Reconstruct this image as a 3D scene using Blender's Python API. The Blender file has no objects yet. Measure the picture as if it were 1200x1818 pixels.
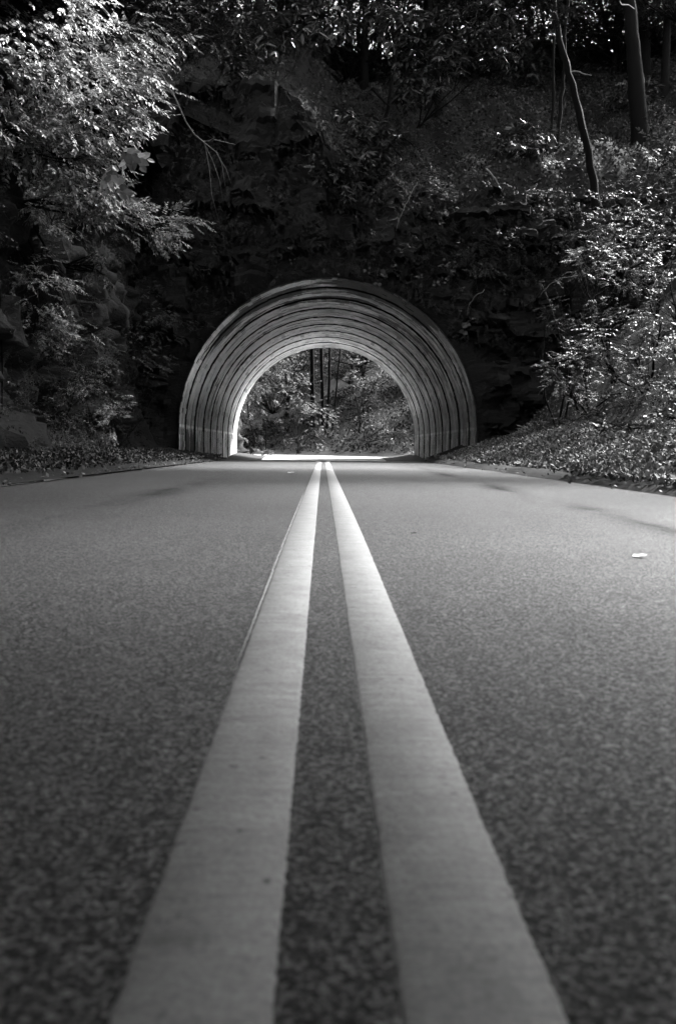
import bpy, math, random
import numpy as np
from mathutils import Vector, Matrix, noise as mn

# ------------------------------------------------------------------ camera
SC = bpy.context.scene
COL = SC.collection
F = 1800.0                      # focal length in pixels of the 1200 px wide photograph
CAM = Vector((0, 0, 0.36))
yaw, pitch, roll = math.atan(28/F), math.atan(114/F), math.radians(0.6)
fw = Vector((math.sin(yaw)*math.cos(pitch), math.cos(yaw)*math.cos(pitch), -math.sin(pitch)))
rt = Vector((math.cos(yaw), -math.sin(yaw), 0))
up = rt.cross(fw)
rt, up = (rt*math.cos(roll) + up*math.sin(roll)), (up*math.cos(roll) - rt*math.sin(roll))
cd = bpy.data.cameras.new('camera')
cam = bpy.data.objects.new('camera', cd); COL.objects.link(cam)
m = Matrix((rt, up, -fw)).transposed().to_4x4(); m.translation = CAM
cam.matrix_world = m
cd.sensor_fit = 'HORIZONTAL'; cd.sensor_width = 24; cd.lens = 36
cd.clip_start = 0.05; cd.clip_end = 1500
cd.dof.use_dof = True; cd.dof.focus_distance = 18; cd.dof.aperture_fstop = 6.3
SC.camera = cam
SC.render.resolution_x = 675; SC.render.resolution_y = 1024

# ------------------------------------------------------------------ light
SUN_EL, SUN_AZ = 46, 50          # azimuth from +Y (ahead) towards +X (right)
EXPOSURE = 5.6
world = bpy.data.worlds.new('World'); SC.world = world; world.use_nodes = True
nt = world.node_tree; nt.nodes.clear()
o_ = nt.nodes.new('ShaderNodeOutputWorld'); b_ = nt.nodes.new('ShaderNodeBackground')
s_ = nt.nodes.new('ShaderNodeTexSky'); s_.sky_type = 'NISHITA'; s_.sun_disc = False
s_.sun_elevation = math.radians(SUN_EL); s_.sun_rotation = math.radians(SUN_AZ)
bw = nt.nodes.new('ShaderNodeRGBToBW')            # the photograph is black and white
nt.links.new(s_.outputs[0], bw.inputs[0]); nt.links.new(bw.outputs[0], b_.inputs[0])
nt.links.new(b_.outputs[0], o_.inputs[0]); b_.inputs[1].default_value = 0.05
sd = bpy.data.lights.new('sun', 'SUN'); sd.energy = 1.5; sd.angle = math.radians(11); sd.color = (1, 1, 1)
sun = bpy.data.objects.new('sun', sd); COL.objects.link(sun)
el, az = math.radians(SUN_EL), math.radians(SUN_AZ)
SDIR = Vector((math.sin(az)*math.cos(el), math.cos(az)*math.cos(el), math.sin(el)))
sun.rotation_euler = SDIR.to_track_quat('Z', 'Y').to_euler()
sun.location = SDIR*60
SC.view_settings.view_transform = 'Standard'; SC.view_settings.look = 'None'
SC.view_settings.exposure = EXPOSURE; SC.view_settings.gamma = 1
SC.view_settings.use_curve_mapping = False
SC.cycles.max_bounces = 10; SC.cycles.diffuse_bounces = 9; SC.cycles.transparent_max_bounces = 4

R = np.random.default_rng(7)
random.seed(7)

def P(px, py, Y):
    """world point seen at photograph pixel (px, py) at the distance Y ahead"""
    d = fw + rt*((px-600)/F) + up*((909-py)/F)
    return CAM + d*(Y/d.y)

# ------------------------------------------------------------------ helpers
def nz(x, y, z=0.0, s=1.0, o=3):
    return mn.fractal(Vector((x*s, y*s, z*s)), 1.0, 2.0, o)

def mesh_from(name, V, Fc, mat, parent=None, smooth=False, kind=None):
    me = bpy.data.meshes.new(name)
    V = np.asarray(V, dtype=np.float32)
    if isinstance(Fc, np.ndarray):
        n, k = Fc.shape
        me.vertices.add(len(V)); me.vertices.foreach_set('co', V.ravel())
        me.loops.add(n*k); me.loops.foreach_set('vertex_index', Fc.astype(np.int32).ravel())
        me.polygons.add(n)
        me.polygons.foreach_set('loop_start', np.arange(0, n*k, k, dtype=np.int32))
        me.polygons.foreach_set('loop_total', np.full(n, k, dtype=np.int32))
        me.update(calc_edges=True)
    else:
        me.from_pydata([tuple(map(float, v)) for v in V], [], Fc); me.update()
    if smooth:
        me.polygons.foreach_set('use_smooth', np.ones(len(me.polygons), dtype=bool))
    me.materials.append(mat)
    ob = bpy.data.objects.new(name, me); COL.objects.link(ob)
    if parent is not None: ob.parent = parent
    if kind: ob['kind'] = kind
    return ob

def tag(o, label, cat, group=None):
    o['label'] = label; o['category'] = cat
    if group: o['group'] = group
    return o

def thing(name, label, cat, loc=(0, 0, 0), group=None):
    o = bpy.data.objects.new(name, None); COL.objects.link(o)
    o.location = loc; o.empty_display_size = .2
    return tag(o, label, cat, group)

def tube(path, radii, seg=7, V=None, Fc=None, rough=0.0):
    """append a tapered tube to the lists V, Fc"""
    if V is None: V, Fc = [], []
    pts = [Vector(p) for p in path]; b = len(V)
    ref = Vector((0.3, 0.9, 0.1)).normalized()
    for i, p in enumerate(pts):
        t = (pts[min(i+1, len(pts)-1)] - pts[max(i-1, 0)])
        t = t.normalized() if t.length > 1e-6 else Vector((0, 0, 1))
        a = t.cross(ref)
        if a.length < .05: a = t.cross(Vector((1, 0, 0)))
        a.normalize(); c = t.cross(a)
        for k in range(seg):
            th = 2*math.pi*k/seg
            r = radii[i]*(1 + rough*random.uniform(-1, 1))
            V.append(p + a*(math.cos(th)*r) + c*(math.sin(th)*r))
    for i in range(len(pts)-1):
        for k in range(seg):
            k2 = (k+1) % seg
            Fc.append((b+i*seg+k, b+i*seg+k2, b+(i+1)*seg+k2, b+(i+1)*seg+k))
    Fc.append(tuple(b+(len(pts)-1)*seg+k for k in range(seg)))
    return V, Fc

def bend(a, b, n=6, wob=.1, sag=0.0):
    a, b = Vector(a), Vector(b); L = (b-a).length; out = []
    o1 = Vector((random.uniform(-1, 1), random.uniform(-1, 1), random.uniform(-.5, .5)))*wob*L
    for i in range(n+1):
        t = i/n
        j = Vector((random.uniform(-1, 1), random.uniform(-1, 1), random.uniform(-1, 1)))*wob*.12*L if 0 < i < n else Vector((0, 0, 0))
        out.append(a.lerp(b, t) + o1*math.sin(math.pi*t) + Vector((0, 0, -sag*math.sin(math.pi*t))) + j)
    return out

# ------------------------------------------------------------------ materials
class NT:
    def __init__(s, name):
        s.m = bpy.data.materials.new(name); s.m.use_nodes = True
        s.t = s.m.node_tree; s.t.nodes.clear()
        s.out = s.t.nodes.new('ShaderNodeOutputMaterial')
    def n(s, typ, **kw):
        x = s.t.nodes.new(typ)
        for k, v in kw.items():
            if hasattr(x, k): setattr(x, k, v)
            else: x.inputs[k.replace('_', ' ')].default_value = v
        return x
    def l(s, a, b): s.t.links.new(a, b)
    def noise(s, vec, scale, detail=4, rough=.6):
        x = s.n('ShaderNodeTexNoise'); x.inputs['Scale'].default_value = scale
        x.inputs['Detail'].default_value = detail; x.inputs['Roughness'].default_value = rough
        if vec is not None: s.l(vec, x.inputs['Vector'])
        return x.outputs['Fac']
    def mapping(s, vec, scale=(1, 1, 1), loc=(0, 0, 0), rot=(0, 0, 0)):
        x = s.n('ShaderNodeMapping'); x.inputs['Scale'].default_value = scale
        x.inputs['Location'].default_value = loc; x.inputs['Rotation'].default_value = rot
        s.l(vec, x.inputs['Vector']); return x.outputs[0]
    def ramp(s, fac, stops):
        x = s.n('ShaderNodeValToRGB'); e = x.color_ramp.elements
        while len(e) > 1: e.remove(e[0])
        e[0].position = stops[0][0]; e[0].color = (stops[0][1],)*3 + (1,)
        for p, c in stops[1:]:
            q = e.new(p); q.color = (c, c, c, 1)
        s.l(fac, x.inputs['Fac']); return x.outputs['Color']
    def math(s, op, a, b=None, c=None, clamp=False):
        x = s.n('ShaderNodeMath'); x.operation = op; x.use_clamp = clamp
        for i, v in enumerate((a, b, c)):
            if v is None: continue
            if isinstance(v, (int, float)): x.inputs[i].default_value = v
            else: s.l(v, x.inputs[i])
        return x.outputs[0]
    def mix(s, f, a, b):
        # a*(1-f)+b*f on values
        return s.math('ADD', s.math('MULTIPLY', a, s.math('SUBTRACT', 1.0, f)), s.math('MULTIPLY', b, f))
    def finish(s, col, rough=.7, bump=None, bstr=.3, bdist=.02, spec=.5, transl=0):
        p = s.n('ShaderNodeBsdfPrincipled')
        if isinstance(col, (int, float)): p.inputs['Base Color'].default_value = (col, col, col, 1)
        else: s.l(col, p.inputs['Base Color'])
        if isinstance(rough, (int, float)): p.inputs['Roughness'].default_value = rough
        else: s.l(rough, p.inputs['Roughness'])
        p.inputs['Specular IOR Level'].default_value = spec
        if bump is not None:
            b = s.n('ShaderNodeBump'); b.inputs['Strength'].default_value = bstr
            b.inputs['Distance'].default_value = bdist; s.l(bump, b.inputs['Height'])
            s.l(b.outputs[0], p.inputs['Normal'])
        last = p.outputs[0]
        if transl:
            t = s.n('ShaderNodeBsdfTranslucent')
            if isinstance(col, (int, float)): t.inputs[0].default_value = (col, col, col, 1)
            else: s.l(col, t.inputs[0])
            mx = s.n('ShaderNodeMixShader'); mx.inputs[0].default_value = transl
            s.l(p.outputs[0], mx.inputs[1]); s.l(t.outputs[0], mx.inputs[2]); last = mx.outputs[0]
        s.l(last, s.out.inputs[0]); return s.m

def mat_leaf(name, lo, hi, rough=.38, transl=.2, spec=.5, patch=2.5):
    s = NT(name); g = s.n('ShaderNodeNewGeometry'); tc = s.n('ShaderNodeTexCoord')
    oi = s.n('ShaderNodeObjectInfo')
    r = s.math('FRACT', s.math('ADD', g.outputs['Random Per Island'], oi.outputs['Random']))
    n = s.noise(g.outputs['Position'], patch, 3)
    v = s.math('ADD', s.math('MULTIPLY', s.math('POWER', r, 2.0), .7), s.math('MULTIPLY', n, .4))
    return s.finish(s.ramp(v, [(.1, lo), (.85, hi)]), rough, spec=spec, transl=transl)

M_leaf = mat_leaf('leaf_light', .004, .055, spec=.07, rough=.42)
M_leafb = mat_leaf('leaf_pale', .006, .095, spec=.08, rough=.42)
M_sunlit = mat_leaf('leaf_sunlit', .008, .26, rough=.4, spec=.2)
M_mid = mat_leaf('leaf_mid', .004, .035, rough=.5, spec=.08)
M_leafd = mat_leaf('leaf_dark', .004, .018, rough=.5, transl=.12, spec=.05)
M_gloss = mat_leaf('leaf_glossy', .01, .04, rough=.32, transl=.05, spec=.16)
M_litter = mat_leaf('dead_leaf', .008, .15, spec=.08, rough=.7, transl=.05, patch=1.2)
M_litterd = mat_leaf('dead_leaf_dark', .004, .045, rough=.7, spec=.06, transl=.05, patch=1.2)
def mat_simple(name, lo, hi, scale=6, rough=.8, bstr=.5, bdist=.03, st=(1, 1, 1), detail=6, spec=.3):
    s = NT(name); g = s.n('ShaderNodeNewGeometry')
    v = s.mapping(g.outputs['Position'], st)
    a = s.noise(v, scale, detail); b = s.noise(v, scale*6, 4)
    f = s.math('ADD', s.math('MULTIPLY', a, .6), s.math('MULTIPLY', b, .4))
    return s.finish(s.ramp(f, [(.3, lo), (.7, hi)]), rough, f, bstr, bdist, spec=spec)
M_bark = mat_simple('bark', .001, .0035, 8, .9, .8, .03, (3, 3, .5), spec=.06)
M_barkl = mat_simple('bark_pale', .04, .11, 8, .8, .6, .02, (3, 3, .6))
M_soil = mat_simple('soil', .003, .009, 3, .95, .7, .05, spec=.1)
M_rock = mat_simple('rock', .003, .0065, 1.3, .9, .8, .08, (1, 1, 2.2), spec=.12)
M_kerb = mat_simple('kerb_asphalt', .003, .009, 5, .9, .5, .02, spec=.1)

def mat_stone_streak():
    s = NT('rock_with_mineral_streaks'); g = s.n('ShaderNodeNewGeometry'); pos = g.outputs['Position']
    a = s.noise(pos, 3, 6); st = s.noise(s.mapping(pos, (5, 5, .55)), 1.6, 4)
    base = s.ramp(a, [(.3, .004), (.7, .010)])
    m_ = s.ramp(st, [(.66, 0), (.74, 1)])
    return s.finish(s.mix(m_, base, .08), .85, a, .9, .06, spec=.1)
M_stone = mat_stone_streak()

def mat_road():
    s = NT('asphalt'); g = s.n('ShaderNodeNewGeometry'); pos = g.outputs['Position']
    fine = s.noise(pos, 260, 3, .7); mid = s.noise(pos, 95, 4, .7); big = s.noise(pos, 1.4, 4)
    long_ = s.noise(s.mapping(pos, (1.3, .16, 1)), 1.0, 4)
    v = s.math('ADD', s.math('MULTIPLY', fine, .5), s.math('MULTIPLY', mid, .5))
    vor = s.n('ShaderNodeTexVoronoi'); vor.inputs['Scale'].default_value = 210; s.l(pos, vor.inputs['Vector'])
    cr_ = s.n('ShaderNodeSeparateColor'); s.l(vor.outputs['Color'], cr_.inputs[0])
    v = s.math('ADD', s.math('MULTIPLY', v, .74), s.math('MULTIPLY', cr_.outputs[0], .26))
    c = s.ramp(v, [(.36, .0025), (.5, .0165), (.62, .066), (.74, .13)])
    k = s.math('ADD', .62, s.math('ADD', s.math('MULTIPLY', big, .35), s.math('MULTIPLY', long_, .4)))
    c = s.math('MULTIPLY', c, k)
    streaks = []
    # dark worn streaks that cross each lane in a shallow arc: |x-f(y)| small
    sep = s.n('ShaderNodeSeparateXYZ'); s.l(pos, sep.inputs[0])
    wob = s.math('MULTIPLY', s.math('SUBTRACT', s.noise(s.mapping(pos, (.6, .6, 1)), 1, 3), .5), .9)
    for (x0, y0, x1, y1, wd, dk) in ((1.86, 21, 1.58, 4.0, .26, .75), (-1.16, 12, -1.42, 3.9, .34, .6), (-1.75, 7, -1.85, 3.4, .22, .45)):
        t = s.math('DIVIDE', s.math('SUBTRACT', sep.outputs[1], y0), y1-y0)
        xc = s.math('ADD', x0, s.math('MULTIPLY', s.math('MAXIMUM', t, 0.0), x1-x0))
        dd = s.math('DIVIDE', s.math('ABSOLUTE', s.math('ADD', s.math('SUBTRACT', sep.outputs[0], xc), s.math('MULTIPLY', wob, wd))), wd)
        a = s.math('SUBTRACT', 1.0, dd, clamp=True)
        e = s.math('MULTIPLY', s.math('MULTIPLY', t, 6.0, clamp=True), s.math('MULTIPLY', s.math('SUBTRACT', 1.25, t), 3.0, clamp=True))
        a = s.math('MULTIPLY', s.math('MULTIPLY', s.math('POWER', a, 1.4), e), dk)
        a = s.math('MULTIPLY', a, s.ramp(s.noise(s.mapping(pos, (2.2, .45, 1), (x0*7, 0, 0)), 1, 4), [(.4, .05), (.62, 1)]))
        c = s.math('MULTIPLY', c, s.math('SUBTRACT', 1.0, a)); streaks.append(a)
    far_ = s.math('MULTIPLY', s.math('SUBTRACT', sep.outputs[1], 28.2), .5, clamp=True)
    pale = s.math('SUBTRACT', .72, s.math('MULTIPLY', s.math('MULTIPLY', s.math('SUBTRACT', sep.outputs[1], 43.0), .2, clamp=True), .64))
    c = s.math('ADD', c, s.math('MULTIPLY', far_, pale))          # pale tone added to bounce light onto the lining and brighten the exit strip
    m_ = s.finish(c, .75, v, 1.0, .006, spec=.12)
    sp = s.math('MULTIPLY', .07, s.math('SUBTRACT', 1.0, s.math('ADD', streaks[0], s.math('ADD', streaks[1], streaks[2])), clamp=True))
    for nd in s.t.nodes:
        if nd.type == 'BSDF_PRINCIPLED': s.l(sp, nd.inputs['Specular IOR Level'])
    return m_
M_road = mat_road()

def mat_paint():
    s = NT('road_paint'); g = s.n('ShaderNodeNewGeometry'); pos = g.outputs['Position']
    a = s.noise(pos, 9, 5); b = s.noise(pos, 90, 4); cr = s.noise(s.mapping(pos, (3, 14, 1)), 2.2, 5, .7)
    pit = s.noise(pos, 34, 2)
    v = s.math('ADD', s.math('MULTIPLY', a, .5), s.math('MULTIPLY', cr, .5))
    c = s.ramp(v, [(.28, .07), (.5, .108), (.7, .135)])
    c = s.math('MULTIPLY', c, s.ramp(pit, [(.24, .25), (.3, 1)]))
    c = s.math('MULTIPLY', c, s.ramp(b, [(.25, .8), (.6, 1.03)]))
    vor = s.n('ShaderNodeTexVoronoi'); vor.inputs['Scale'].default_value = 150; s.l(pos, vor.inputs['Vector'])
    c = s.math('MULTIPLY', c, s.ramp(vor.outputs['Distance'], [(.2, 1.04), (.75, .78)]))
    wear = s.noise(s.mapping(pos, (1.5, 1, 1), (2, 5, 0)), 24, 5, .75)
    c = s.math('MULTIPLY', c, s.ramp(wear, [(.3, .5), (.4, 1)]))
    c = s.math('MULTIPLY', c, s.ramp(s.noise(s.mapping(pos, (1, .8, 1), (7, 3, 0)), 16, 6, .7), [(.32, .78), (.52, 1.0), (.7, 1.08)]))
    h = s.math('ADD', b, s.math('MULTIPLY', cr, 2.0))
    return s.finish(c, .65, h, .5, .003, spec=.2)
M_paint = mat_paint()
M_oldpaint = mat_simple('old_paint', .025, .06, 40, .7, .3, .003)

def mat_concrete():
    """uv: u = arc length round the lining (m), v = depth (m); attribute 'tone' = one random number per form board"""
    s = NT('board_marked_concrete'); g = s.n('ShaderNodeNewGeometry'); pos = g.outputs['Position']
    uv = s.n('ShaderNodeUVMap').outputs[0]
    at = s.n('ShaderNodeAttribute'); at.attribute_name = 'tone'; tone = at.outputs['Fac']
    sep = s.n('ShaderNodeSeparateXYZ'); s.l(pos, sep.inputs[0]); z = sep.outputs[2]; x = sep.outputs[0]; y = sep.outputs[1]
    grain = s.noise(s.mapping(uv, (26, 3, 1)), 1, 6, .7)          # grain across each board
    mott = s.noise(pos, 1.1, 6, .65)
    arc = s.noise(s.mapping(uv, (.42, 1.9, 1), (1.3, 0, 0)), 1, 6, .72)         # stains that run round the arch along the joints
    drip = s.noise(s.mapping(uv, (.5, 9, 1), (3, 1, 0)), 1, 5, .65)
    c = s.ramp(tone, [(.0, .45), (.06, .8), (.2, .92), (1, 1.0)])
    c = s.math('MULTIPLY', c, s.ramp(grain, [(.3, .55), (.42, .96), (.7, 1.0)]))
    c = s.math('MULTIPLY', c, s.ramp(mott, [(.3, .62), (.42, .97), (.7, 1.0)]))
    near = s.math('SUBTRACT', 1.0, s.math('MULTIPLY', s.math('SUBTRACT', y, 30.0), .06), clamp=True)   # the mouth is the weathered end
    mouth = s.math('SUBTRACT', 1.0, s.math('MULTIPLY', s.math('SUBTRACT', y, 30.5), .28), clamp=True)
    st = s.math('ADD', arc, s.math('ADD', s.math('ADD', s.math('MULTIPLY', near, .04), s.math('MULTIPLY', mouth, .02)), s.math('MULTIPLY', tone, .05)))
    suv = s.n('ShaderNodeSeparateXYZ'); s.l(uv, suv.inputs[0]); U_, V_ = suv.outputs[0], suv.outputs[1]
    def patch(u0, u1, v0, v1, amt):
        a_ = s.math('SUBTRACT', 1.0, s.math('ABSOLUTE', s.math('DIVIDE', s.math('SUBTRACT', U_, (u0+u1)/2), (u1-u0)/2)), clamp=True)
        b2 = s.math('SUBTRACT', 1.0, s.math('ABSOLUTE', s.math('DIVIDE', s.math('SUBTRACT', V_, (v0+v1)/2), (v1-v0)/2)), clamp=True)
        return s.math('MULTIPLY', s.math('MULTIPLY', s.math('MULTIPLY', a_, 2.5, clamp=True), s.math('MULTIPLY', b2, 2.0, clamp=True)), amt)
    for q in ((8.0, 11.9, 29.6, 32.4, .22), (3.6, 8.0, 30.7, 32.5, .18), (6.3, 9.9, 33.0, 34.6, .13), (9.5, 12.5, 34.0, 36.5, .09), (2.6, 5.0, 39.6, 41.0, .08), (7.5, 11.0, 40.5, 42.0, .07), (0, 1.3, 31, 34.5, .1)):
        st = s.math('ADD', st, patch(*q))
    c = s.math('MULTIPLY', c, s.ramp(st, [(.60, 1), (.62, .35), (.67, .06)]))
    # stain blotches, thicker at the mouth; shade of the right-hand side painted in
    rshade = s.math('MULTIPLY', s.math('ADD', s.math('MULTIPLY', x, .16), .35), .30, clamp=True)
    blotch = s.noise(s.mapping(uv, (.9, .9, 1), (4, 7, 0)), 1.0, 7, .75)
    c = s.math('MULTIPLY', c, s.ramp(s.math('ADD', blotch, s.math('ADD', rshade, s.math('MULTIPLY', near, .03))), [(.58, 1), (.68, .62), (.86, .22)]))
    c = s.math('MULTIPLY', c, s.math('SUBTRACT', 1.0, s.math('MULTIPLY', s.math('MULTIPLY', s.math('SUBTRACT', y, 47.7), .5, clamp=True), .4)))   # end ring darkened in colour to dim the sunlight on it
    # dirty band 1 to 2.2 m up, streaked foot below
    band = s.math('MULTIPLY', s.math('MULTIPLY', s.math('SUBTRACT', 2.5, z), 1.2, clamp=True), s.math('MULTIPLY', s.math('SUBTRACT', z, .95), 12, clamp=True))
    c = s.math('MULTIPLY', c, s.math('SUBTRACT', 1.0, s.math('MULTIPLY', band, s.math('ADD', .42, s.math('MULTIPLY', mott, .5)))))
    foot = s.math('MULTIPLY', s.math('SUBTRACT', 1.0, z), 12, clamp=True)
    fd = s.math('MULTIPLY', foot, s.ramp(drip, [(.40, 0), (.54, .92)]))
    c = s.math('MULTIPLY', c, s.math('SUBTRACT', 1.0, fd))
    h = s.math('ADD', s.math('MULTIPLY', grain, .6), s.math('MULTIPLY', mott, .6))
    return s.finish(c, .8, h, .5, .015, spec=.3)
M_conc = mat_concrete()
M_dark = mat_simple('joint_shade_concrete', .006, .02, 3, .9, spec=.1)  # dark for joint sides and rims; shade of the gaps put into the colour

# ------------------------------------------------------------------ ground heights
def ss(a, b, x):
    t = min(1, max(0, (x-a)/(b-a))); return t*t*(3-2*t)
def zroad(y):
    return -0.03*(1-ss(0, 5, y)) if y < 5 else (-0.12*ss(27, 48, y) - .22*ss(29, 34, y)*(1-ss(43, 50, y)))  # extra sag added in the tunnel hides the pale bounce floor
def ctop(x):
    return 8.0 + 3.0*ss(2.8, -2.5, x) + .7*nz(x, 0, 3, .35) + .25*nz(x, 5, 3, 1.3)
def bank(x, y):
    d = x - 3.45
    z = .06 + .36*min(d, 2.4) + 1.15*max(0, min(d-2.4, 6)) + .45*max(0, d-8.4)
    return z*(1 + .1*nz(x, y, 3, .4)) + .1*nz(x, y, 1, 1.1)*min(1, d+.1)
def hill(x, y):
    t = y - 30.6
    z = ctop(x) - 1.3*(1-ss(-.3, 1.3, t)) + .56*t*(1-.14*ss(2.8, -2.5, x)) + .9*nz(x, y, 9, .16)*min(1, t/3+.15) + .12*nz(x, y, 4, .9)
    z += .12*max(0, -x-4)*1.5 + .1*max(0, x-9)
    return z
def far(x, y):
    # foot of the far bank runs from (5.2,55) away to the left
    nx, ny = .86, .52
    d = (x-5.0)*nx + (y-55)*ny
    z = zroad(60)
    if d > 0: z += .12*min(d, 1.0) + .5*max(0, d-1.0)*(1-.3*ss(14, 40, d))
    if d > 0: z += .35*nz(x, y, 2, .35)*min(1, d/3)
    return z
def G(x, y):
    if y < 30.6:
        if x < -4.9: return 8.4 + .5*(-4.9-x) + .4*nz(x, y, 0, .4)
        if x < -2.8: return .03 + .12*ss(-2.8, -4.9, x) + .05*abs(nz(x, y, 0, 1.5))
        if x < 3.45: return zroad(y)
        return bank(x, y)
    if y < 51: return hill(x, y)
    return far(x, y)
def hit(px, py, y0=8, y1=120, up_=0.0):
    d = fw + rt*((px-600)/F) + up*((909-py)/F); d = d/d.y
    y = y0
    while y < y1:
        p = CAM + d*y
        if p.z <= G(p.x, p.y) + up_: return p
        y += .15
    return CAM + d*y1

def sheet(name, xs, ys, fn, mat, parent=None, smooth=True, kind='structure'):
    xs, ys = list(xs), list(ys); V = [(x, y, fn(x, y)) for y in ys for x in xs]
    w = len(xs)
    i, j = np.meshgrid(np.arange(w-1), np.arange(len(ys)-1)); a = (j*w+i).ravel()
    return mesh_from(name, V, np.stack([a, a+1, a+w+1, a+w], 1), mat, parent, smooth, kind)

# ------------------------------------------------------------------ ground and road
sheet('ground', np.linspace(-400, 400, 9), np.linspace(-400, 800, 9), lambda x, y: -.6, M_soil)
# road: straight to the far mouth, then bending left
ysr = np.concatenate([np.linspace(-12, 0, 7), np.linspace(.25, 6, 30), np.linspace(6.5, 52, 60), np.linspace(53, 95, 40)])
def bendx(y): return -.011*max(0, y-54)**2
V = []; XS = np.array([-2.85, -2.2, -1.2, 0, 1.2, 2.2, 2.95])
for y in ysr:
    for x in XS:
        e = .035*nz(x, y*.9, 7, .9) if abs(x) > 2.5 else 0
        wide = 1 + .35*ss(50, 58, y)
        V.append((x*wide + e + bendx(y), y, zroad(y) + .012*(1-(x/3)**2) - .012))
w = len(XS); i, j = np.meshgrid(np.arange(w-1), np.arange(len(ysr)-1)); a = (j*w+i).ravel()
road = mesh_from('road', V, np.stack([a, a+1, a+w+1, a+w], 1), M_road, None, True, 'structure')

def line(name, xa, xb, ya, yb, mat, thick=.004, end=False, edge=.0012):
    ys = np.concatenate([np.linspace(ya, 3, 700)[:-1], np.linspace(3, yb, 700)]) if ya < 3 and yb > 3 else np.linspace(ya, yb, 220)
    V = []
    for k, y in enumerate(ys):
        wb = 0
        if end and y > 22: wb = .05*math.sin((y-22)*1.05)*ss(22, 27, y)*end
        z = zroad(y) + .012 - .012
        l_ = xa + wb + random.uniform(-1, 1)*edge + .0006*nz(xa*9, y, 0, .8) + .0008*nz(xa*9, y, 5, 40)
        r_ = xb + wb + random.uniform(-1, 1)*edge + .0006*nz(xb*9, y, 2, .8) + .0008*nz(xb*9, y, 8, 40)
        if mat.name == 'old_paint':
            c_ = (l_+r_)/2; k_ = min(1, (y-ya)/(yb-ya)*5 + .02, (yb-y)/(yb-ya)*5 + .02); l_, r_ = c_+(l_-c_)*k_, c_+(r_-c_)*k_
        q = .003 if mat.name != 'old_paint' else .0005
        V += [(l_-q, y, z+.0005), (l_+q*.3, y, z+thick), ((l_+r_)/2, y, z+thick+.001), (r_-q*.3, y, z+thick), (r_+q, y, z+.0005)]
    i, j = np.meshgrid(np.arange(4), np.arange(len(ys)-1)); a = (j*5+i).ravel()
    return mesh_from(name, V, np.stack([a, a+1, a+6, a+5], 1), mat, road, True)
CX = 0.014
line('centre_line', CX-.152, CX-.047, -3, 28.6, M_paint, end=1)
line('centre_line', CX+.047, CX+.152, -3, 28.6, M_paint, end=-.8)
line('old_paint_edge', CX-.165, CX-.160, 1.7, 8, M_oldpaint, thick=.0012, edge=.004)

verge_y = np.linspace(-6, 31.5, 90)
left_verge = sheet('left_verge', np.linspace(-5.8, -2.76, 14), verge_y, lambda x, y: .012 + .17*ss(-2.78, -4.9, x) + .05*abs(nz(x, y, 0, 1.5))*ss(-2.76, -3.1, x), M_soil)
right_bank = sheet('right_bank', np.concatenate([np.linspace(3.4, 12, 46), np.linspace(13, 60, 20)]), np.linspace(-10, 34, 110), bank, M_soil)
left_slope = sheet('left_slope', np.linspace(-50, -4.7, 50), np.linspace(-10, 32, 60), lambda x, y: G(min(x, -4.95), min(y, 30.5)), M_soil)
hillside = sheet('hillside', np.concatenate([np.linspace(-50, -12, 30), np.linspace(-11.7, 16, 110), np.linspace(17, 60, 40)]), np.concatenate([np.linspace(30.4, 34, 16), np.linspace(34.4, 51, 40)]), lambda x, y: hill(x, y), M_soil)
far_bank = sheet('far_bank', np.linspace(-60, 70, 110), np.linspace(51.4, 150, 90), far, M_soil)
far_bank.location.z = -.03
# low asphalt kerb on the right between the road and the leaf bank
V, Fc = [], []
for k, y in enumerate(np.linspace(-8, 30, 120)):
    h = .05 + .035*nz(0, y, 2, .7); o = .06*nz(3, y, 1, .5)
    V += [(2.86+o, y, -.03), (2.98+o, y, h*.8), (3.2+o, y, h+.03), (3.42+o, y, h), (3.6+o, y, 0)]
i, j = np.meshgrid(np.arange(4), np.arange(119)); a = (j*5+i).ravel()
mesh_from('kerb', V, np.stack([a, a+1, a+6, a+5], 1), M_kerb, None, True, 'structure')

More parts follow.
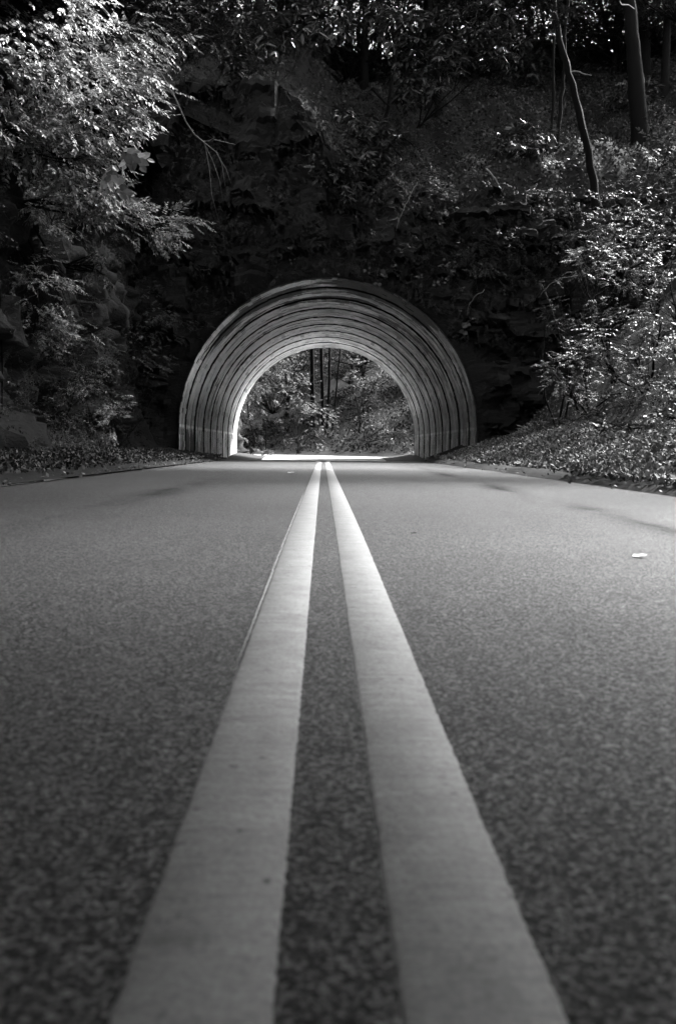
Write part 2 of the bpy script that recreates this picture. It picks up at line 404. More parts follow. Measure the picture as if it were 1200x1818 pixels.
# ------------------------------------------------------------------ tunnel lining
RX, RZ, RR = 0.145, 0.89, 4.39
tun = thing('tunnel', 'arched road tunnel lined with pale board-marked concrete rings under the rock face', 'tunnel', (RX, 30, 0))
def arch_pts(n_extra=0):
    """stations round the profile from left foot over the crown to right foot: list of (x, z, nx, nz, s)"""
    out = []; s = 0
    bw_ = .155
    nl = int(round((RZ+.2)/bw_/1.0)); na = int(round(math.pi*RR/bw_))
    for k in range(nl): out.append((-RR, -.4 + (RZ+.4)*k/nl, -1, 0))
    for k in range(na+1):
        th = math.pi*(1-k/na); out.append((RR*math.cos(th), RZ+RR*math.sin(th), math.cos(th), math.sin(th)))
    for k in range(1, nl+1): out.append((RR, RZ - (RZ+.4)*k/nl, 1, 0))
    return out
AP = arch_pts()
def ring(y0, y1, first=False, off=0.0):
    V, Fc, UV, T = [], [], [], []
    s = 0
    jag = 0
    for k in range(len(AP)-1):
        a, b = AP[k], AP[k+1]
        L = math.hypot(b[0]-a[0], b[1]-a[1])
        # boards are butted in two lengths along the ring
        cut = y0 + (y1-y0)*random.uniform(.35, .65)
        if first:
            if random.random() < .3: jag = random.uniform(-.16, .14)
            ya0 = y0 + jag
        else: ya0 = y0 + random.uniform(-.008, .008)
        for (ya, yb) in ((ya0, cut), (cut, y1)):
            fa, fb = (ya-y0)/(y1-y0), (yb-y0)/(y1-y0)
            d = random.uniform(-.007, .007) - off
            if first and random.random() < .25: d -= random.uniform(0, .02)
            t = random.random()
            ra, rb = d - .012 + .03*max(0, fa), d - .012 + .03*fb
            base = len(V)
            def q(p, y, r): return (RX + p[0] + p[2]*r, y, p[1] + p[3]*r)
            V += [q(a, ya, ra), q(b, ya, ra), q(b, yb, rb), q(a, yb, rb)]
            th_ = .03 if first else .38
            V += [q(a, ya+(.03 if first else 0), th_), q(b, ya+(.03 if first else 0), th_), q(b, yb, .38), q(a, yb, .38)]
            fs = [(0, 1, 2, 3), (4, 5, 1, 0), (3, 2, 6, 7), (0, 3, 7, 4), (1, 5, 6, 2)]
            uvs = [(s, ya), (s+L, ya), (s+L, yb), (s, yb)]*2
            for f in fs:
                Fc.append(tuple(base+c for c in f)); UV += [uvs[c] for c in f]; T += [t]*4
        s += L
    me = bpy.data.meshes.new('concrete_ring'); me.from_pydata(V, [], Fc)
    ul = me.uv_layers.new(name='UVMap'); ul.data.foreach_set('uv', np.array(UV, dtype=np.float32).ravel())
    at = me.attributes.new('tone', 'FLOAT', 'CORNER'); at.data.foreach_set('value', np.array(T, dtype=np.float32))
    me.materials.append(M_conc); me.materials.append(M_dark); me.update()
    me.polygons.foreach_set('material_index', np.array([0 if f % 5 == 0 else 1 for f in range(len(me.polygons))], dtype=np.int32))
    ob = bpy.data.objects.new('concrete_ring', me); COL.objects.link(ob); ob.parent = tun; ob.location = (-RX, -30, 0)
    return ob
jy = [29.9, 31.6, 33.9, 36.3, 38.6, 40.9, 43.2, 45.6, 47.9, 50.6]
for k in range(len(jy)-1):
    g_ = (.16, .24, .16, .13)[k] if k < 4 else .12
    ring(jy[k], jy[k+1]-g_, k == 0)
# dark backing seen in the joints
V, Fc = [], []
for y in (30.6, 50.5):
    for p in AP: V.append((p[0]+p[2]*.16, y-30, p[1]+p[3]*.16))
n = len(AP)
for k in range(n-1): Fc.append((k, k+1, n+k+1, n+k))
mesh_from('joint_backing', V, Fc, M_dark, tun)
# dirt shoulders in the tunnel
def shoulder(x, y): return zroad(y) + .015 + .16*ss(3.0, 4.3, abs(x-RX)) + .02*nz(x, y, 0, 1.2)
sheet('tunnel_shoulder', np.linspace(RX-4.5, -2.8, 8), np.linspace(30.5, 51.5, 40), shoulder, M_soil)
sheet('tunnel_shoulder', np.linspace(2.9, RX+4.5, 8), np.linspace(29.5, 51.5, 40), shoulder, M_soil)

# ------------------------------------------------------------------ rock faces
def rocky(u, v, w, amp=1.0):
    a = mn.voronoi(Vector((u*.55, v*.95, w*.5)))[0]
    b = mn.voronoi(Vector((u*1.5+7, v*2.3, w*1.5)))[0]
    wu, wv = u + .5*nz(u, v, w, .6), v + .35*nz(u+9, v, w, .6)
    c1 = mn.cell(Vector((wu*.7, wv*1.1, w))); c2 = mn.cell(Vector((wu*1.9+3, wv*2.9, w+4)))
    return amp*(.5*c1 + .2*c2 + .25*(a[1]-a[0]) + .14*(b[1]-b[0]) + .3*nz(u, v, w, .35) + .05*nz(u, v, w, 3))
def arch_sd(x, z):
    dx = x-RX
    return (math.hypot(dx, z-RZ) if z > RZ else abs(dx)) - RR
def face_wall(name, y0, sgn=-1, rough=True):
    xs = np.arange(-7, 14, .11); zs = np.arange(-.3, 1.0001, .012)
    V = []; W = len(xs)
    for t in zs:
        for x in xs:
            top = ctop(x) if rough else max(0.5, hill(x, 50.9))
            z = t*(top+(.0 if rough else 0))
            sd_ = arch_sd(x, z)
            xo = x
            if -.3 < sd_ < .05 and z > 0:
                if z > RZ:
                    k = (RR+.05)/max(.1, math.hypot(x-RX, z-RZ)); xo = RX+(x-RX)*k; z = RZ+(z-RZ)*k
                else: xo = RX + math.copysign(RR+.05, x-RX)
            d = (.35 + rocky(xo, z, y0)*ss(0, 1.0, sd_)) if rough else 0
            lean = .10*max(0, z-2)
            V.append((xo, y0 + lean*(-sgn) + sgn*d, z))
    Fc = []
    for j in range(len(zs)-1):
        for i in range(W-1):
            a = j*W+i; cx = (xs[i]+xs[i+1])/2; cz = (V[a][2]+V[a+W][2])/2
            if min(arch_sd(V[q][0], V[q][2]) for q in (a, a+1, a+W, a+W+1)) > .03: Fc.append((a, a+1, a+W+1, a+W))
    return mesh_from(name, V, Fc, M_rock, None, False, 'structure')
rock_face = face_wall('rock_face', 30.35)
face_wall('exit_rock_face', 51.0, 1, False)
# left cliff along the road
ys = np.arange(-4, 31.6, .13); zs = np.linspace(0, 1, 80)
V = []
for t in zs:
    for y in ys:
        top = 8.9 + .5*nz(y, 0, 0, .4); z = -.2 + t*(top+.2)
        d = rocky(y, z, 5)
        V.append((-5.35 + d - .09*z + .45*ss(.9, 0, z), y, z))
W = len(ys); i, j = np.meshgrid(np.arange(W-1), np.arange(len(zs)-1)); a = (j*W+i).ravel()
cliff = mesh_from('rock_cliff', V, np.stack([a, a+1, a+W+1, a+W], 1), M_rock, None, False, 'structure')
# rock wall beyond the tunnel, left
ys = np.arange(50.6, 82, .35); zs = np.linspace(0, 1, 40); V = []
for t in zs:
    for y in ys:
        z = -.4 + t*11
        V.append((-4.7 - .012*max(0, y-53)**2 + rocky(y, z, 15) - .1*z, y, z))
W = len(ys); i, j = np.meshgrid(np.arange(W-1), np.arange(len(zs)-1)); a = (j*W+i).ravel()
mesh_from('far_rock_cliff', V, np.stack([a, a+1, a+W+1, a+W], 1), M_rock, None, False, 'structure')

# loose-jointed stones on both sides of the portal: parts of the rock face
def stone_mesh(seed):
    random.seed(seed); V = []
    n = 4
    for k in range(16):
        q = [random.uniform(-.5, .5) for _ in range(3)]; ax = max(range(3), key=lambda i: abs(q[i])); q[ax] = math.copysign(random.uniform(.38, .52), q[ax]); V.append(q)
    me = bpy.data.meshes.new('stone'); import bmesh
    bm = bmesh.new(); vs = [bm.verts.new(v) for v in V]; bmesh.ops.convex_hull(bm, input=vs)
    bmesh.ops.bevel(bm, geom=bm.edges[:], offset=.03, segments=1, affect='EDGES')
    bm.to_mesh(me); bm.free(); me.materials.append(M_stone); return me
SM = [stone_mesh(k) for k in range(7)]
random.seed(11)
def stones(x0, x1, z0, z1, y, inner):
    z = z0
    while z < z1:
        h = random.uniform(.18, .6); x = x0 + random.uniform(-.3, .1)
        while x < x1:
            w_ = random.uniform(.35, 1.0)
            cx, cz = x+w_/2, z+h/2
            if min(arch_sd(x, cz), arch_sd(x+w_, cz), arch_sd(cx, z)) > .32 and random.random() < .62:
                o = bpy.data.objects.new('stone', random.choice(SM)); COL.objects.link(o); o.parent = rock_face
                o.location = (cx, y + random.uniform(-.2, .3) + .04*cz, cz + random.uniform(-.1, .1))
                o.scale = (w_*1.0, .7, h*1.02); o.rotation_euler = (random.uniform(-.15, .15), random.uniform(-.16, .16), random.uniform(-.3, .3))
            x += w_
        z += h
stones(4.4, 6.6, 0, 4.6, 30.05, 1)
stones(-6.2, -4.4, 0, 3.6, 30.05, -1)

# ------------------------------------------------------------------ foliage machinery
class Leaves:
    def __init__(s): s.p, s.x, s.n, s.L, s.W = [], [], [], [], []
    def add(s, p, x, n, L, W):
        s.p.append(p); s.x.append(x); s.n.append(n); s.L.append(L); s.W.append(W)
    def arr(s):
        return [np.concatenate(a) for a in (s.p, s.x, s.n, s.L, s.W)]
def unit(a): return a/np.maximum(np.linalg.norm(a, axis=-1, keepdims=True), 1e-9)

def template(kind, rng):
    """one leafy twig in its own frame: twig along +x, top side +z; returns p, x, n, L, W"""
    p, x, n, L, W = [], [], [], [], []
    if kind == 'whorl':                       # long leaves radiating from the twig tip (rhododendron)
        k = rng.integers(8, 12)
        for i in range(k):
            th = 2*math.pi*i/k + rng.uniform(-.25, .25); el_ = rng.uniform(-.75, -.05)
            d = np.array([.35+.6*math.cos(th)*.9, math.sin(th), el_]); d /= np.linalg.norm(d)
            p.append([.02*d[0], .02*d[1], 0]); x.append(d); n.append([-.3*d[0], -.3*d[1], 1+rng.uniform(-.2, .2)])
            l = rng.uniform(.75, 1.15); L.append(l); W.append(l*rng.uniform(.22, .3))
    else:
        pairs, Lt, ang, wr, ll = {'oval': (6, 2.6, .9, .42, .62), 'narrow': (8, 3.4, .65, .24, .85),
                                  'small': (7, 2.2, .95, .5, .4), 'fern': (11, 3.2, 1.2, .26, .62), 'broad': (3, 2.0, .8, .62, .95)}[kind]
        for i in range(pairs+1):
            t = (i+.6)/(pairs+1)
            pos = np.array([t*Lt, 0, -.22*t*t*Lt*.6])
            for sd_ in ((-1, 1) if i < pairs else (0,)):
                a_ = ang*sd_*(1-.25*t) + rng.uniform(-.2, .2)
                d = np.array([math.cos(a_), math.sin(a_), rng.uniform(-.5, .1) - .1])
                p.append(pos + rng.normal(0, .04, 3)); x.append(d)
                n.append([rng.uniform(-.35, .35), rng.uniform(-.35, .35), 1])
                l = ll*rng.uniform(.75, 1.2)*(1-.3*abs(t-.45) if kind != 'fern' else 1.15-t*.8); L.append(l); W.append(l*wr*rng.uniform(.85, 1.15))
    return [np.array(q, dtype=float) for q in (p, x, n, L, W)]
rt_ = np.random.default_rng(3)
TPL = {k: [template(k, rt_) for _ in range(6)] for k in ('oval', 'narrow', 'small', 'whorl', 'fern', 'broad')}

def put_sprays(LV, kind, pos, dirs, ups, size):
    """pos, dirs, ups (N,3), size (N,): leafy twigs, leaf length about size"""
    pos = np.asarray(pos); X = unit(np.asarray(dirs)); U = np.asarray(ups)
    Z = unit(U - (U*X).sum(1, keepdims=True)*X); Y = np.cross(Z, X)
    ch = R.integers(0, 6, len(pos))
    for c in range(6):
        m_ = ch == c
        if not m_.any(): continue
        p, x, n, L, W = TPL[kind][c]; A = np.stack([X[m_], Y[m_], Z[m_]], 1)   # rows = axes
        s = size[m_]
        q = np.einsum('ki,nij->nkj', p, A)*s[:, None, None] + pos[m_][:, None, :]
        xx = np.einsum('ki,nij->nkj', x, A); nn = np.einsum('ki,nij->nkj', n, A)
        xx = xx + R.normal(0, .12, xx.shape); nn = nn + R.normal(0, .18, nn.shape)
        LV.add(q.reshape(-1, 3), xx.reshape(-1, 3), nn.reshape(-1, 3), (s[:, None]*L[None]).ravel(), (s[:, None]*W[None]).ravel())

LT_HI = (np.array([[0, 0, 0], [.3, -.5, .08], [.68, -.42, .05], [1, 0, -.08], [.68, .42, .05], [.3, .5, .08]]), np.array([[0, 1, 2, 3], [0, 3, 4, 5]]))
LT_LO = (np.array([[0, 0, 0], [.45, -.5, .06], [1, 0, -.05], [.45, .5, .06]]), np.array([[0, 1, 2, 3]]))
def leaf_basis(x, n):
    X = unit(x); Z = unit(n - (n*X).sum(1, keepdims=True)*X); return X, np.cross(Z, X), Z
def leaf_mesh(name, LV, mat, parent, hi=False, kind='stuff'):
    p, x, n, L, W = LV if isinstance(LV, list) else LV.arr()
    X, Y, Z = leaf_basis(x, n); tv, tf = LT_HI if hi else LT_LO
    V = (p[:, None] + X[:, None]*(tv[None, :, 0:1]*L[:, None, None]) + Y[:, None]*(tv[None, :, 1:2]*W[:, None, None])
         + Z[:, None]*(tv[None, :, 2:3]*L[:, None, None]*.6))
    N = len(p); k = len(tv)
    Fc = (tf[None] + (np.arange(N)*k)[:, None, None]).reshape(-1, 4)
    return mesh_from(name, V.reshape(-1, 3), Fc, mat, parent, False, kind)
_single = {}
def leaf_objects(LV, mat, parent, count, pick=None, name='leaf'):
    """the count leaves nearest the camera become objects of their own; returns the rest"""
    p, x, n, L, W = LV.arr() if isinstance(LV, Leaves) else LV
    if mat.name not in _single:
        tv, tf = LT_HI; me = bpy.data.meshes.new('leaf'); v = tv.copy(); v[:, 2] *= .6
        me.from_pydata([tuple(q) for q in v], [], [tuple(int(c) for c in f) for f in tf]); me.materials.append(mat); me.update(); _single[mat.name] = me
    wp = p + np.array(parent.location)
    key = np.linalg.norm(wp - np.array(CAM), axis=1)/L + R.uniform(0, 12, len(L))
    idx = np.argsort(key)[:count]; rest = np.setdiff1d(np.arange(len(L)), idx)
    X, Y, Z = leaf_basis(x, n)
    for i in idx:
        o = bpy.data.objects.new(name, _single[mat.name]); COL.objects.link(o); o.parent = parent
        mm = Matrix((X[i]*L[i], Y[i]*W[i], Z[i]*L[i])).transposed().to_4x4(); mm.translation = Vector(p[i]); o.matrix_basis = mm
    return [q[rest] for q in (p, x, n, L, W)]

def blob_points(c, r, n, shell=.55, cut=None):
    u = unit(R.normal(size=(n, 3))); rr = (shell + (1-shell)*R.random(n)**.6)[:, None]
    return u*rr*np.array(r) + np.array(c), u

def plant(name, label, cat, base, blobs, kind='oval', size=.1, mat=None, bias=(0, 0, 0), upv=(0, 0, 1), flat=.5, outw=1.0,
          stem_r=.03, bark=None, hi=False, indiv=0, group=None, twigs=25, fol='foliage', stem_name='stem', stem_from=None, dens=.62):
    """blobs: (centre, radii, number of twigs) in world coordinates"""
    base = Vector(base); t = thing(name, label, cat, base, group); b = np.array(base)
    LV = Leaves(); mat = mat or M_leaf; SV, SF = [], []
    for (c, r, n) in blobs:
        if kind in ('whorl',): pos, u = blob_points(np.array(c)-b, r, n)
        else:                                 # leafy twigs gather in clumps with gaps between them
            n = max(3, int(n*dens)); nc = max(2, n//9); cp, cu = blob_points(np.array(c)-b, r, nc, .35)
            ci = R.integers(0, nc, n); rr_ = min(.2, .35*min(r))*max(1, size/.11)
            pos = cp[ci] + R.normal(0, rr_, (n, 3))*np.array([1, 1, .55]); u = unit(cu[ci] + R.normal(0, .3, (n, 3)))
        d = u*outw*np.array([1, 1, flat]) + np.array(bias) + R.normal(0, .3, (n, 3))
        uu = np.array(upv) + R.normal(0, .22, (n, 3))
        sz = size*R.uniform(.7, 1.25, n)
        put_sprays(LV, kind, pos, d, uu, sz)
        cc = Vector(c)-base
        st = Vector(stem_from)-base if stem_from is not None else Vector((0, 0, 0))
        if stem_r > 0:
            path = bend(st + Vector((random.uniform(-.1, .1), random.uniform(-.1, .1), 0)), cc, 7, .12)
            tube(path, [stem_r*(1-.75*k/7) for k in range(8)], 6, SV, SF, .08)
            for q in range(twigs):
                e = Vector(pos[R.integers(0, n)]); a_ = path[random.randint(3, 7)]
                tube(bend(a_, e, 4, .1), [stem_r*.28, stem_r*.2, stem_r*.14, stem_r*.09, stem_r*.05], 4, SV, SF)
    if indiv: LV = leaf_objects(LV, mat, t, indiv)
    leaf_mesh(fol, LV, mat, t, hi)
    if SV: mesh_from(stem_name, SV, SF, bark or M_bark, t, True)
    return t

def copy_tree(o, parent=None):
    c = o.copy(); COL.objects.link(c)
    if parent is not None: c.parent = parent
    for ch in list(o.children): copy_tree(ch, c)
    return c

def B(px, py, Y, rx, rz, n, ry=None):
    """blob from pixels: centre at (px,py) depth Y, radii in metres"""
    return (P(px, py, Y), (rx, ry or rx, rz), n)

# ------------------------------------------------------------------ left side
def lplant(label, blobs, **kw):
    c = blobs[0][0]
    base = Vector((-5.3-.09*c.z, c.y+.4, c.z+.3))
    return plant('hanging_shrub', label, 'shrub', base, blobs, **kw)
drp = dict(bias=(.6, -.25, -.5), upv=(.55, -.2, .9))
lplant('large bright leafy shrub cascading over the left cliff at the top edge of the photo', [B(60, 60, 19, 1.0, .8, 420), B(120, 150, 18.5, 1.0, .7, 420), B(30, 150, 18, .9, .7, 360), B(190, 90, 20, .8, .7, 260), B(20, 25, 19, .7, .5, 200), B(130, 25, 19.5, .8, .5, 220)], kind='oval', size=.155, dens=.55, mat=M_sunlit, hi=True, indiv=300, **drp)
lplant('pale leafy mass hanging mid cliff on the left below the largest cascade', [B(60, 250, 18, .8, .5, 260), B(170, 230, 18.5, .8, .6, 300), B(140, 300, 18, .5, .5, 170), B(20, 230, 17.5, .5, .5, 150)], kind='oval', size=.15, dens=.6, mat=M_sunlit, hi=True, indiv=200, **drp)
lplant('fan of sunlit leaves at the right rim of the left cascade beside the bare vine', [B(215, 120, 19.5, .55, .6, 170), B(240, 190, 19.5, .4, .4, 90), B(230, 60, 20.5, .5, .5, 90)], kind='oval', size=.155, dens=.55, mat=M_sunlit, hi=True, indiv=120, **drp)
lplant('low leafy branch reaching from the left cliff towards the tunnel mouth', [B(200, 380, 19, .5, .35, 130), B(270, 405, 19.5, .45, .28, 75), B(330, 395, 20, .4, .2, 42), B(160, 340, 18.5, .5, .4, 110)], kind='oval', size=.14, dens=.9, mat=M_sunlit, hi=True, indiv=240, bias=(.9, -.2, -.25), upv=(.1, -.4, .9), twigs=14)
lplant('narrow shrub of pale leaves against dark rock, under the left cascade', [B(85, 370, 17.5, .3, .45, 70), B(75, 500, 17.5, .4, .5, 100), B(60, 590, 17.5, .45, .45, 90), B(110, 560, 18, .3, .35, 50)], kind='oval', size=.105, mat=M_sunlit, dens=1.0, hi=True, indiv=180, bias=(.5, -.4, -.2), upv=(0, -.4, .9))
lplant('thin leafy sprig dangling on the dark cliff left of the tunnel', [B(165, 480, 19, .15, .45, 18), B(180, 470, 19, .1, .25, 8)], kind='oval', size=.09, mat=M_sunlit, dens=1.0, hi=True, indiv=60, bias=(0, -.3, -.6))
# big pale leaves
lplant('cluster of a few large pale leaves hanging in the left cascade', [B(205, 285, 17.6, .16, .2, 9), B(195, 315, 17.6, .22, .12, 8)], kind='broad', size=.2, mat=M_sunlit, hi=True, indiv=120, bias=(.3, -.5, -.9), upv=(.2, -.9, .3), stem_r=.012, twigs=5)
# dim ivy on the cliff
for (lab, bl) in (('dim ivy climbing the dark cliff halfway up, left of the tunnel', [B(150, 620, 20, .5, .6, 150), B(120, 700, 19, .6, .6, 160)]),
                  ('ivy strand with small bright leaves near the left wall foot', [B(205, 740, 22, .25, .45, 90), B(150, 690, 21, .25, .3, 60)]),
                  ('dark weedy growth at the foot of the left cliff', [B(30, 740, 17, .6, .45, 200), B(90, 780, 18, .6, .3, 200), B(10, 800, 16, .5, .25, 120)]),
                  ('dim creeper on the rock just left of the tunnel arch', [B(245, 640, 26, .7, 1.1, 140), B(290, 560, 28.5, .9, .9, 120)])):
    plant('climbing_ivy', lab, 'ivy', Vector((-5.3, bl[0][0].y+.2, .3)), bl, kind='small', size=.11, mat=M_leaf if 'dim' in lab or 'dark' in lab else M_sunlit, dens=.9, stem_r=.012, twigs=8, bias=(.4, -.6, -.3), upv=(.3, -.7, .6))
def cover(label, n, fn, size, mat, kind='small', nrm=(1, -.3, .3), stems=0):
    t = thing('climbing_ivy', label, 'ivy', fn(.5, 0)); b = np.array(t.location); LV = Leaves()
    pos = np.array([np.array(fn(random.random(), random.random())) for _ in range(n)]) - b
    d = R.normal(0, .6, (n, 3)) + np.array([.1, -.2, -.6]); u_ = np.array(nrm) + R.normal(0, .35, (n, 3))
    put_sprays(LV, kind, pos, d, u_, size*R.uniform(.6, 1.3, n)); leaf_mesh('foliage', LV, mat, t)
    SV, SF = [], []
    for k in range(stems):
        a_ = Vector(pos[R.integers(0, n)]); e = Vector((a_.x+.3, a_.y, -.1 - b[2])); tube(bend(e, a_, 6, .08), [.018, .016, .014, .012, .01, .007, .004], 4, SV, SF)
    if SV: mesh_from('stem', SV, SF, M_bark, t, True)
    return t
def clf(u, v):
    z = .2 + 8.6*v; y = 9 + 21.5*u; return Vector((-5.2 - .09*z + random.uniform(0, .45), y, z))
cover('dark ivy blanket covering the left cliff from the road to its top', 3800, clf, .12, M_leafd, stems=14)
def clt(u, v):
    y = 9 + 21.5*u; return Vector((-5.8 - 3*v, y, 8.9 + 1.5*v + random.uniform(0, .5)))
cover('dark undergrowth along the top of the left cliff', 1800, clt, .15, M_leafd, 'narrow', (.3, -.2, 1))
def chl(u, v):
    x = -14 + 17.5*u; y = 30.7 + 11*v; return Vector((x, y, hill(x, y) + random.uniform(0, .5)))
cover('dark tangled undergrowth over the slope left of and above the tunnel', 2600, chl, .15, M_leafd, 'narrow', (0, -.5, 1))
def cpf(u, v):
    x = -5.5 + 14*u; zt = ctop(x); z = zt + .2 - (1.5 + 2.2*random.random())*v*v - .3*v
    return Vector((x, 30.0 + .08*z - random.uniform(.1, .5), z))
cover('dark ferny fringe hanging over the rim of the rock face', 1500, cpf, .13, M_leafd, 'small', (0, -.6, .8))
def cpm(u, v):
    while True:
        x = random.uniform(-5.3, 10); z = random.uniform(3.5, 10.5)
        if arch_sd(x, z) > .25 and z < ctop(x): return Vector((x, 29.85 + .08*z - random.uniform(0, .5), z))
cover('soft hanging foliage veiling the rock above the arch', 2400, cpm, .13, M_leafd, 'oval', (0, -.6, .8))
def cpr(u, v):
    while True:
        x = random.uniform(-5.3, 10); z = random.uniform(.3, 8)
        if arch_sd(x, z) > .3: return Vector((x, 29.75 + .06*z - random.uniform(0, .3), z))
cover('thin dark creepers clinging to the rock all round the arch', 900, cpr, .1, M_leafd, 'small', (0, -.8, .6))
# dark foliage above the cliff to the left of the portal
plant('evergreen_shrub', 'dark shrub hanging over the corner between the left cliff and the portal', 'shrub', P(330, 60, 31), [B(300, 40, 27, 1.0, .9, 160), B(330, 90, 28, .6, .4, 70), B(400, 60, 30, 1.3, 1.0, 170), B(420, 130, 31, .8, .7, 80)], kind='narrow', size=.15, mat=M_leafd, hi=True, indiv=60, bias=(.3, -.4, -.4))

# bare vine that hangs across the dark corner
t = thing('hanging_vine', 'long bare pale vine drooping across the dark gap left above the tunnel', 'vine', P(190, 20, 20))
b0 = t.location.copy(); SV, SF = [], []
main = [P(175, 5, 20), P(215, 50, 20.2), P(255, 92, 20.5), P(285, 128, 20.6), P(312, 175, 20.7), P(330, 215, 20.7), P(345, 238, 20.8), P(360, 250, 20.8), P(385, 270, 20.9), P(394, 290, 20.9), P(397, 310, 21), P(400, 330, 21)]
tube([p-b0 for p in main], [.022, .02, .019, .018, .017, .016, .015, .013, .011, .009, .007, .005], 6, SV, SF, .1)
mesh_from('stem', SV, SF, M_barkl, t, True)
for pts in ([(360, 250), (372, 249), (380, 243), (376, 240)], [(362, 252), (378, 285), (390, 320), (395, 350)], [(364, 255), (372, 300), (376, 345), (388, 390)], [(385, 272), (402, 300), (410, 325)], [(380, 247), (402, 252), (418, 256)]):
    SV, SF = [], []; tube([P(x, y, 20.9)-b0 for x, y in pts], [.009, .007, .006, .003][:len(pts)], 5, SV, SF); mesh_from('tendril', SV, SF, M_barkl, t, True)
def vine(label, pts, Y, r=.01, mat=None, name='hanging_vine', cat='vine'):
    SV, SF = [], []; b = P(*pts[0], Y); q = [P(x, y, Y)-b for x, y in pts]
    fine = []
    for i in range(len(q)-1):
        for k in range(4): fine.append(q[i].lerp(q[i+1], k/4) + Vector((random.gauss(0, .012), random.gauss(0, .012), random.gauss(0, .012))))
    fine.append(q[-1])
    tube(fine, [r*(1-.6*k/len(fine)) for k in range(len(fine))], 5, SV, SF)
    o = mesh_from(name, SV, SF, mat or M_barkl, None, True); o.location = b; return tag(o, label, cat)
vine('straight thin vine hanging under the left cascade with one leaf cluster at its end', [(166, 430), (169, 470), (170, 500), (176, 520)], 19)
vine('short bare twig dangling below the low left branch', [(210, 440), (228, 455), (245, 478)], 19.5, .008)
vine('forked pale twig hanging above the right side of the tunnel arch', [(742, 322), (728, 345), (721, 362), (712, 380), (703, 410)], 29.5, .012)
vine('curved bare twig arching over the pale leaf clumps right of the arch', [(860, 515), (843, 525), (833, 540), (829, 560)], 29.3, .01)

# ------------------------------------------------------------------ above the portal
def on_face(px, py, off=.25): 
    return P(px, py, 30.2-off)
rh = dict(kind='whorl', mat=M_gloss, hi=True, bark=M_bark, flat=.3)
def hshrub(label, px, py, blobs, name='rhododendron', cat='shrub', **kw):
    k = dict(rh); k.update(kw); base = Vector(blobs[0][0]) + Vector((.2, 1.0, -.9))
    return plant(name, label, cat, base, blobs, **k)
hshrub('shrub with long drooping glossy leaves at the rock edge, centre above the tunnel', 0, 0, [B(655, 225, 31.2, .65, .35, 34), B(700, 250, 31.3, .45, .3, 16), B(640, 275, 31, .75, .3, 30), B(610, 200, 31.5, .35, .2, 8)], size=.33, indiv=260, bias=(0, -.5, 0), stem_r=.025)
hshrub('small glossy leaf cluster low on the rock under the centre shrub', 0, 0, [B(615, 310, 30.2, .4, .35, 12), B(610, 345, 30, .3, .25, 6)], size=.28, indiv=90, bias=(0, -.5, 0))
hshrub('tall glossy-leaved shrub with whorled leaves near the top edge right of centre', 0, 0, [B(720, 50, 36, 1.1, .6, 60), B(790, 60, 36, .9, .9, 55), B(760, 110, 36, 1.1, .5, 50), B(860, 30, 35, .8, .7, 45), B(690, 20, 37, .8, .4, 25)], size=.36, indiv=300, bias=(0, -.5, 0))
hshrub('whorled-leaf shrub between the thin trunks below the top right branches', 0, 0, [B(740, 160, 35, .8, .5, 34), B(800, 100, 35, .7, .5, 25), B(900, 80, 35, .7, .5, 30), B(850, 90, 35.5, .7, .6, 30)], size=.33, indiv=200, bias=(0, -.5, 0))
hshrub('dim glossy shrub at the left end of the rock edge above the arch', 0, 0, [B(420, 120, 31.5, .7, .5, 24), B(470, 60, 33, 1.1, .7, 50), B(560, 40, 34, 1.2, .7, 55), B(440, 160, 31, .5, .4, 16)], size=.33, indiv=100, bias=(0, -.5, 0))
hshrub('weedy shrub with leaflets in rows above the dark ledge right of the arch', 0, 0, [B(910, 345, 30.5, .5, .25, 16), B(945, 355, 30.3, .4, .2, 12), B(900, 400, 30, .3, .2, 8)], name='leafy_shrub', kind='fern', size=.12, mat=M_leaf, indiv=200, bias=(-.2, -.5, -.1))
# creepers on the rock above the arch
face_kw = dict(bias=(0, -.9, -.5), upv=(0, -.7, .7), stem_r=.01, twigs=5)
for lab, bl, mt, nn, sz in (
    ('dim creeper spread over the rock left above the arch crown', [B(460, 350, 29.9, 1.0, .5, 130), B(510, 370, 29.9, .7, .3, 80), B(400, 400, 29.9, .8, .6, 70)], M_leafd, 0, .1),
    ('small row of pale leaves on the dark rock above the arch', [B(555, 268, 29.9, .35, .04, 6), B(575, 295, 29.9, .5, .06, 12), B(570, 312, 29.9, .35, .05, 8)], M_leafb, 40, .12),
    ('dim creeper patch over the right shoulder of the arch', [B(760, 400, 29.8, 1.0, .6, 130), B(840, 440, 29.8, .9, .6, 130), B(900, 420, 29.8, .7, .6, 90)], M_leafd, 0, .11),
    ('creeper with scattered pale leaves high on the rock right of the arch', [B(820, 470, 29.7, .7, .35, 45), B(870, 470, 29.7, .5, .4, 40), B(800, 520, 29.7, .4, .3, 18)], M_leaf, 60, .11),
    ('dim creeper hanging over the crown of the arch', [B(620, 420, 29.8, 1.0, .5, 70), B(700, 440, 29.8, .7, .4, 55), B(520, 440, 29.8, .8, .5, 50)], M_leafd, 0, .11)):
    plant('rock_creeper', lab, 'creeper', Vector(bl[0][0]) + Vector((0, .3, 0)), bl, kind='small', size=sz, mat=mt, indiv=nn, hi=nn > 0, **face_kw)
